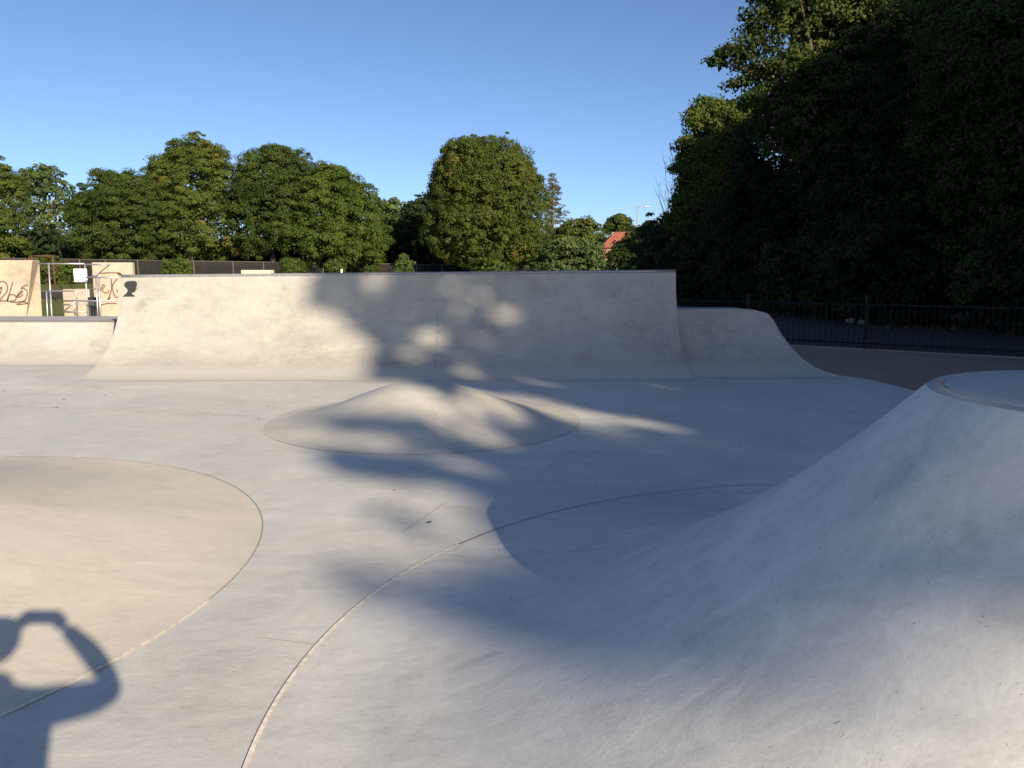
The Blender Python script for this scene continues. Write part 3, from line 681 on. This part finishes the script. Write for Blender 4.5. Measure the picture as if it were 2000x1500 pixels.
shrub('conical_shrub', 'small bright conical shrub standing in front of the mesh fence', 92, [(790, 518, 14, 13), (790, 510, 10, 11), (789, 535, 16, 20)], L_pale, 15, 90, .4, 26, .22)
for i, (x, y, r_, s_) in enumerate([(345, 522, 22, 14), (570, 518, 22, 12), (655, 520, 16, 12), (725, 528, 14, 8), (960, 522, 34, 16), (90, 520, 20, 20), (120, 528, 20, 18)]):
    shrub('fence_shrub', ['low leafy shrub at the fence below the yellow-tinged tree', 'low leafy shrub at the fence above the tall ramp, right of the yellow block', 'small shrub at the fence below the sweeping tree', 'tiny shrub at the fence left of the conical shrub',
                          'low branches at the foot of the big round tree', 'green shrub seen through the rusty goal frame', 'green shrub just left of the white sign'][i], 95, [(x, y, r_, s_), (x + 4, y + 12, r_, s_)], [L_mid, L_dark][i % 2], 60 + i, 70, .5, 24, .3)

# ---------------------------------------------------------------- tall trees along the right side
RT = 'tall trees of the dark belt along the footpath'
def near(name, label, base, lobes, mat, seed, n, per=42, leaf=.19, cr=.75, tr=.35, **k):
    return tree(name, label, 'tree', (*base, 0), lobes, int(n * 1.25), cr * .85, int(per * 1.7), leaf * .68, mat, seed, tr=tr, group=RT, zmin=.5, **k)
near('oak_tree', 'tall oak with sunlit limbs overhanging to the left at the top of the picture', (13.5, 31),
     lobes_px(30, [(1570, 60, 70, 80), (1450, 105, 38, 24), (1408, 122, 20, 15), (1520, -30, 50, 60), (1478, 55, 26, 26), (1640, 190, 100, 110), (1490, 150, 42, 26), (1500, 210, 45, 34), (1440, 165, 20, 10), (1560, 170, 50, 50), (1650, 40, 70, 90), (1540, 260, 50, 50)], .9) + [(15.5, 32, 7.2, 5, 4.6, 5)], L_oak, 21, 1300, 40, .2, .62, .4, rough=.2, tint=(.5, .25), fill=.12)
near('ash_tree', 'shorter tree with yellow patches left of the tall oak', (11.3, 42),
     lobes_px(42, [(1440, 265, 50, 55), (1395, 238, 26, 34), (1362, 245, 14, 32), (1374, 212, 10, 14), (1404, 204, 9, 12), (1338, 285, 9, 16), (1330, 330, 10, 14), (1425, 215, 14, 12), (1350, 300, 20, 30), (1395, 320, 50, 50), (1342, 350, 16, 25), (1342, 395, 16, 24), (1365, 400, 40, 50), (1430, 390, 70, 80), (1318, 440, 14, 18), (1345, 465, 35, 45)], .9), L_yel, 22, 900, 36, .22, .6, .25, rough=.2, tint=(.35, .35), fill=.15)
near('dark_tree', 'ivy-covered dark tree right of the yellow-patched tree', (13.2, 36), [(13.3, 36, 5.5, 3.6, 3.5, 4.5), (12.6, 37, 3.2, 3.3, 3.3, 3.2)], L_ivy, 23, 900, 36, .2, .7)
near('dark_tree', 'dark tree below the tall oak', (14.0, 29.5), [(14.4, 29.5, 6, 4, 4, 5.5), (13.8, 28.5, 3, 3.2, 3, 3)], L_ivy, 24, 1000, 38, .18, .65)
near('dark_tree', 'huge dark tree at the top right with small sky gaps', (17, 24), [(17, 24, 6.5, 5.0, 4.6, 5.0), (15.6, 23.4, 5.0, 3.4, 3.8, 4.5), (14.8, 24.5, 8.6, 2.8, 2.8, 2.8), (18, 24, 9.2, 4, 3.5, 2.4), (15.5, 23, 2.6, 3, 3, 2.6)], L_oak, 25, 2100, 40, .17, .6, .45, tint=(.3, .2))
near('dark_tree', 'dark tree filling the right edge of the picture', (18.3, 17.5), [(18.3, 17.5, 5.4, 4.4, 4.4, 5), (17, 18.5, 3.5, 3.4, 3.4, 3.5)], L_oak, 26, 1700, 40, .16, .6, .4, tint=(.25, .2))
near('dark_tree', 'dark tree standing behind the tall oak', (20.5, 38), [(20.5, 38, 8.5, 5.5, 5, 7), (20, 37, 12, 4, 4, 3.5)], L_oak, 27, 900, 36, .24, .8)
# understorey
US = [((12.2, 25.8), 3.4, 2.6), ((14.6, 21.3), 3.2, 2.4), ((11.6, 29.5), 3.0, 2.6), ((10.9, 34), 3.0, 2.6), ((10.6, 38.5), 3.6, 3.0), ((10.4, 43), 4.4, 3.2), ((10.6, 48.5), 5.2, 3.4), ((17.3, 17.6), 3.0, 2.4), ((11.5, 55), 5.0, 4.0)]
UL = ['undergrowth bush behind the middle railing post', 'undergrowth bush toward the right edge under the huge dark tree', 'undergrowth bush behind the scraps of white litter', 'low ivy bush behind the low right ramp\'s end',
      'ivy bush beyond the low right ramp', 'dark ivy bush right of the tall ramp\'s end', 'leafy dark bush overhanging at the left end of the belt, by the bare twigs', 'undergrowth bush at the right edge beside the last railing post', 'farthest dark bush of the belt, beside the lamp']
for i, ((x, y), hh, r_) in enumerate(US):
    t = thing('undergrowth_bush', UL[i], 'bush', (x, y, 0), 'undergrowth bushes under the dark tree belt')
    crown(t, [(x, y, hh * .42, r_, r_ * .9, hh * .6), (x + .8, y - .8, hh * .3, r_ * .8, r_ * .7, hh * .4), (x + 1.2, y + .6, hh * .6, r_ * .7, r_ * .7, hh * .4)], 420, .45, 34, .15 if y < 35 else .2, L_ivy, 40 + i, zmin=.03, name='foliage', rough=.18)
    m = MB(); rnd = random.Random(i)
    for k in range(5): m.tube([(x + rnd.uniform(-.3, .3), y + rnd.uniform(-.3, .3), 0), (x + rnd.uniform(-1, 1), y + rnd.uniform(-1, 1), hh * .7)], [.05, .015], 5)
    m.build('stem', M_bark, t)
# bare twiggy sapling
t = thing('bare_sapling', 'leafless twiggy sapling sticking up at the left end of the dark belt', 'sapling', (9.1, 43.5, 0)); rnd = random.Random(5); m = MB()
for k in range(22):
    px0 = rnd.uniform(1308, 1345); pxt = px0 + rnd.uniform(-34, 6); yt = rnd.uniform(285, 390)
    pts = []; 
    for i in range(7):
        s = i / 6; pp = A(px0 + (pxt - px0) * s + rnd.uniform(-2.5, 2.5), 470 + (yt - 470) * s, 43.5 + rnd.uniform(-.1, .1)); pts.append(pp)
    pts = [Vector((9.1 + rnd.uniform(-.2, .2), 43.5, 0))] + pts
    m.tube(pts, [.022] + [.017 - .0019 * i for i in range(7)], 5)
    for q_ in range(7):
        b_ = pts[rnd.randint(3, 6)]; e_ = b_ + Vector((rnd.uniform(-.6, .3), rnd.uniform(-.3, .3), rnd.uniform(.1, .8))); m.tube([b_, b_.lerp(e_, .5) + Vector((0, 0, .06)), e_], [.008, .006, .003], 4)
m.build('twigs', M_twig, t)
# a few dry leaves blown over the park floor
rng = np.random.default_rng(31); n = 130
xx = rng.uniform(-9, 5, n); yy = rng.uniform(2.2, 12, n); kk = np.ones(n, bool)
for (cx_, cy_, cr_) in ((*c1, 1.8), (*c2, 2.87), (*c3, 3.38)): kk &= np.hypot(xx - cx_, yy - cy_) > cr_
xx, yy = xx[kk], yy[kk]; o = leaf_object('fallen_leaves', np.stack([xx, yy, np.full(len(xx), .008)], 1), rng.normal(0, .12, (len(xx), 3)) + [0, 0, 1], rng.uniform(.015, .045, len(xx)), rng.uniform(0, .6, len(xx)),
    leafmat('dry_leaves', (.05, .035, .02), (.12, .08, .045), (.2, .15, .09), .05), None, rng); o['kind'] = 'stuff'
# leaf litter and scraps
rng = np.random.default_rng(9); n = 5200
s_ = rng.uniform(0, 1, n); Lx = np.interp(s_, [0, .35, .7, 1], [15.5, 12.4, 10.6, 9.3]); Ly = np.interp(s_, [0, .35, .7, 1], [19.5, 23.5, 31, 46])
P_ = np.stack([Lx + rng.normal(.4, .9, n), Ly + rng.normal(0, .5, n), rng.uniform(0, .03, n)], 1)
o = leaf_object('leaf_litter', P_, rng.normal(0, .35, (n, 3)) + [0, 0, 1], rng.uniform(.06, .14, n), rng.uniform(0, 1, n), leafmat('dead_leaves', (.06, .04, .02), (.14, .09, .05), (.26, .2, .12), .05), None, rng); o['kind'] = 'stuff'
def scrap(label, px, py):
    p = G(px, py, 0); rnd = random.Random(px); bm = bmesh.new(); bmesh.ops.create_icosphere(bm, subdivisions=2, radius=.11)
    for v_ in bm.verts: v_.co = Vector((v_.co.x * 1.3, v_.co.y * .8, max(-.02, v_.co.z * .8 + .08))) * rnd.uniform(.7, 1.15) + p
    me = bpy.data.meshes.new('litter_bag'); bm.to_mesh(me); bm.free(); me.materials.append(M_greyw); o = bpy.data.objects.new('litter_bag', me); C.objects.link(o); tag(o, label, 'litter')
M_greyw = plain('crumpled_plastic', (.30, .31, .32), .6)
scrap('larger crumpled white plastic scrap on the verge left of the railing post', 1661, 632)
scrap('smaller crumpled white plastic scrap beside the larger one', 1683, 634)

# ---------------------------------------------------------------- trees behind the camera that throw the shade
# two unseen crowns' leaf density, shaped to cast the park's shade, lowest row first (density digit, run length)
SHADE_ROWS = ['0711072133430z0z0z0z08', '07113121042133440z0z0z0z08', '0711413111022133450z0z0z0z08', '07114236460z0z0z0z08', '072144334z4z4p0z0p', '041132423341324z4z4v0z0j', '043142311105334z4z4z0z0d', '0412061201324z4z4z4y0e', '0b112111023141314z4z4z4z4b', '0b221103214z4z4z4z4c', '0a112111064z4z4z4z4b', '0911211107214m334z4z4z4k', '091108314m3342324z4z4z4h', '0f11214531114g3242334z4z4z4i', '0e214613214h21344z4z4z4i', '0c31473113314g3123314131034z4z4z4e', '0c114f31223149244303214z4z4z4d', '0c11463102413144254731231105214z4z4z4e', '0e4231052143214124314a21074z4z4z4e', '0f110544311221314303314506114z4z4z4g', '0j463114012131054408314z4z4z4e', '0h1147311403410421422111064z4z4z4g', '0h3144110523083141210611214z4z4z4f', '0g11413141081142054111022108214j3221314z4z4r', '0i210a440111011141110911214j3113314z4z4q', '0s21451102214111041104214j354z4z4q', '0s214611022141110211253146324z4z4z47', '0s2147110221110113214931224z4z4z47', '0r1149110831483122314z4z4z46', '0u24110711022131483122314z4z4z46', '0z071121314b22314z4z4z46', '0z084d314z4z4z48', '0z071146344z4z4z4c', '0z072147134z4z4z4c', '0z06214731124u314z4z4h', '0z0211224a112131214r12314z4z4g', '0z024f114s134z4z4g', '0z0111214e11314r11214z4z4h', '0z03214z4z4z4q', '0z0321314521014z4z4z4i', '0z044502114931214z4z4z47', '0z04214406214412214621314z4z4y', '0z06423144032143134631214z4z4y', '0z0646064z4z4z4c', '0z06422144044901114z4z4z42', '0z0521482144114502124z4z4z41', '0z054d1244034z4z4z43', '0z054e124z4z4z49', '0z03214g112142214z4z4z45', '0z0211492246224102214z4z4z44', '0z03493121490248114z4z4v', '0z024221314e014a12214z4z4v', '0z0142114f034a1121314z4z4u', '0z42124f024a312111314z4z4u', '0y4311314321024l312211314z4z4t', '0x49034l312113314z4z4s', '0x2148034l312213314z4z4r', '0x2148210111314l312114314z4z4q', '0y492111314m2115314z4z4p', '0y214921324m2115314z4z4o', '0z2149324n2115314z4z4n', '0z01314y2115314z4z4m', '0z02314y2115314z4z4l', '0z03314y2115314z4z4k', '0z04314y21154z4z4k', '0z05314z4z4z4o', '0z06213z3z3z3n', '0z07213z3z3z3m', '0z08213z3z3z3l', '0z09213z3z3z3k', '0z0a213z3z3z3j', '0z0b3z3z3z3j']
def canopy(rows, u_split, seed):
    rng = np.random.default_rng(seed); az = math.radians(31.4); te = math.tan(SUN_EL); Pl = []
    for j, r in enumerate(rows):
        u0 = .9
        for k in range(0, len(r), 2):
            dgt = int(r[k]); cnt = '0123456789abcdefghijklmnopqrstuvwxyz'.index(r[k + 1])
            lo, hi = max(u0, u_split[0]), min(u0 + cnt * .1, u_split[1])
            if dgt and hi > lo:
                m_ = rng.poisson((hi - lo) * 10 * (0, .4, 1.0, 2.4, 9.0)[dgt])
                uu = rng.uniform(lo, hi, m_); vv = .9 + (j + rng.uniform(0, 1, m_)) * .1; ss = rng.normal(-29.5, 1.1, m_)
                Pl.append(np.stack([uu * math.cos(az) - ss * math.sin(az), uu * math.sin(az) + ss * math.cos(az), vv - ss * te], 1))
            u0 += cnt * .1
    P = np.vstack(Pl); sunv = np.array([S.x, S.y, S.z])
    return P, rng.normal(size=P.shape) * .75 + sunv * rng.choice([-1, 1], (len(P), 1)), rng.uniform(.15, .24, len(P)), rng.uniform(.1, .7, len(P)), rng
for i, (ul, ut, sp) in enumerate([((.9, 9.0), 8.6, 90), ((9.0, 18.0), 14.5, 91)]):
    az = math.radians(31.4); bx_, by_ = ut * math.cos(az) + 30 * math.sin(az), ut * math.sin(az) - 30 * math.cos(az)
    t = thing('shade_tree', ['tallest tree far behind the photographer, its long limbs shading the park', 'second tall tree far behind, right of the tallest one'][i], 'tree', (bx_, by_, 0), RT)
    P, Nn, sz, tn, rg = canopy(SHADE_ROWS, ul, sp)
    c0 = [(bx_, by_, 21.5, 4.5, 3.5, 3.2)]; kk = 5000; li_ = unit(rg.normal(size=(kk, 3))) * rg.uniform(.5, 1, (kk, 1)) * np.array([5.0, 3.2, 1.7]) + np.array([bx_, by_, 19.6])
    P = np.vstack([P, li_]); Nn = np.vstack([Nn, rg.normal(size=li_.shape)]); sz = np.concatenate([sz, rg.uniform(.3, .5, kk)]); tn = np.concatenate([tn, rg.uniform(0, .6, kk)])
    leaf_object('crown', P, Nn, sz, tn, L_oak, t, rg)
    m = MB(); m.tube([(bx_, by_, -.1), (bx_, by_, 5), (bx_ + .2, by_, 11), (bx_, by_, 16.5), (bx_, by_, 20)], [.6, .48, .38, .25, .08], 10)
    rnd = random.Random(sp)
    for k in range(11):                    # limbs that carry the crown
        u1 = rnd.uniform(max(ul[0] + 2.2, ut - 5.5), min(ul[1], ut + 4)); z1 = rnd.uniform(15.5, 19); e = Vector((u1 * math.cos(az) + 29.5 * math.sin(az), u1 * math.sin(az) - 29.5 * math.cos(az), z1))
        st0 = Vector((bx_, by_, z1 - rnd.uniform(1.0, 2.5))); m.tube([st0, st0.lerp(e, .5) + Vector((0, 0, .3)), e], [.13, .07, .02], 6)
    m.build('trunk', M_bark, t, True)

for i, (x, y, hh) in enumerate([(16.5, 6, 15), (15.5, -1.5, 16), (19, 11, 15), (24, 2, 18), (21, -8, 17), (26, 12, 14), (25, 22, 13), (26, 33, 13), (28.5, 4, 20)]):  # last tree is an added unseen blocker, shading the dark belt
    t = thing('belt_tree', ['dark tree just outside the right edge, beside the park', 'tall tree to the right behind the photographer', 'dark tree outside the frame beyond the last railing', 'tall tree deep in the belt, right of the photographer',
              'tall tree behind the photographer on the right', 'tall tree in the second row of the belt', 'tall tree of the second row behind the huge dark tree', 'tall tree of the second row behind the oak', 'added unseen tree, right of the photographer, keeping sun off the dark belt'][i], 'tree', (x, y, 0), RT)
    lb = [(x, y, hh * .55, 4.6, 4.6, hh * .42), (x + 1, y + 1.5, hh * .78, 3.6, 3.6, hh * .22), (x - .3, y, hh * .25, 3.4, 3.8, hh * .2)]
    trunk(t, (x, y, 0), (x, y, hh * .8), .4, lb, 80 + i); crown(t, lb, 620, 1.0, 30, .36, L_oak, 80 + i, zmin=.4, fill=.4)

# ---------------------------------------------------------------- the photographer
t = thing('person', 'person in a dark jacket holding a phone up at eye level, casting the shadow', 'person', (-.02, -.36, 0))
def skin(name, verts, edges, radii, mat, parent, sub=2, root=0):
    me = bpy.data.meshes.new(name); me.from_pydata(verts, edges, []); o = bpy.data.objects.new(name, me); C.objects.link(o)
    o.parent = parent; o.location = -parent.location if parent.parent is None else (0, 0, 0)
    md = o.modifiers.new('skin', 'SKIN'); 
    for i, r in enumerate(radii):
        v_ = me.skin_vertices[0].data[i]; v_.radius = (r, r) if not isinstance(r, tuple) else r; v_.use_root = (i == root)
    s = o.modifiers.new('sub', 'SUBSURF'); s.levels = sub; s.render_levels = sub; me.materials.append(mat); return o
bv = [(-.02,-.38,.95), (-.02,-.37,1.12), (-.02,-.36,1.30), (-.02,-.36,1.44), (-.02,-.35,1.53), (-.02,-.34,1.60),          # 0-5 spine to neck
      (.17,-.36,1.48), (.30,-.27,1.465), (.38,-.2,1.47), (.26,-.12,1.575), (.115,-.05,1.655),                               # 6-10 right arm
      (-.21,-.36,1.46), (-.31,-.27,1.40), (-.36,-.2,1.41), (-.25,-.12,1.54), (-.115,-.05,1.655),                           # 11-15 left arm
      (.09,-.38,.86), (.11,-.36,.48), (.12,-.39,.08), (.13,-.27,.045), (-.13,-.38,.86), (-.15,-.36,.48), (-.16,-.39,.08), (-.17,-.27,.045)]
be = [(0,1),(1,2),(2,3),(3,4),(4,5),(3,6),(6,7),(7,8),(8,9),(9,10),(3,11),(11,12),(12,13),(13,14),(14,15),(0,16),(16,17),(17,18),(18,19),(0,20),(20,21),(21,22),(22,23)]
br = [(.18,.13),(.185,.13),(.19,.13),(.16,.115),(.068,.065),(.062,.06),.072,.060,.046,.050,.034,.072,.060,.046,.050,.034,.10,.068,.045,.035,.10,.068,.045,.035]
body = skin('body', bv, be, br, M_cloth, t)
hv = [(-.02,-.335,1.62), (-.02,-.325,1.69), (-.02,-.32,1.76), (-.02,-.335,1.82), (-.02,-.25,1.72)]
skin('head', hv, [(0,1),(1,2),(2,3),(1,4)], [(.055,.06),(.068,.075),(.08,.092),(.065,.075),(.022,.02)], M_skin, t)
skin('hair', [(-.02,-.345,1.75), (-.02,-.355,1.81), (-.02,-.34,1.845)], [(0,1),(1,2)], [(.084,.088),(.086,.095),(.06,.07)], M_hair, t)
for sx in (1, -1):                          # palms and five fingers closed on the phone
    hvv = [(sx*.115,-.05,1.655), (sx*.095,-.04,1.675), (sx*.082,-.036,1.69)]; hee = [(0,1),(1,2)]; hr = [.028,.03,.026]
    for k in range(4):
        b0 = len(hvv); z0 = 1.715 - k * .018
        hvv += [(sx*.088,-.036,z0), (sx*.078,-.018,z0 + .002), (sx*(.058 + .004 * k),-.012,z0 + .004)]; hee += [(2, b0), (b0, b0+1), (b0+1, b0+2)]; hr += [.011,.0095,.008]
    b0 = len(hvv); hvv += [(sx*.08,-.06,1.672), (sx*.062,-.062,1.684)]; hee += [(1, b0), (b0, b0+1)]; hr += [.012,.010]
    skin('hand', hvv, hee, hr, M_skin, t, 1)
m = MB(); m.box(-.075, .075, -.034, -.026, 1.665, 1.735); o = m.build('phone', M_black); bevel(o, .003); tag(o, 'black phone held sideways in both raised hands', 'phone')
MB().box(-.07, .07, -.0350, -.0342, 1.669, 1.731).build('screen', M_glass, o)
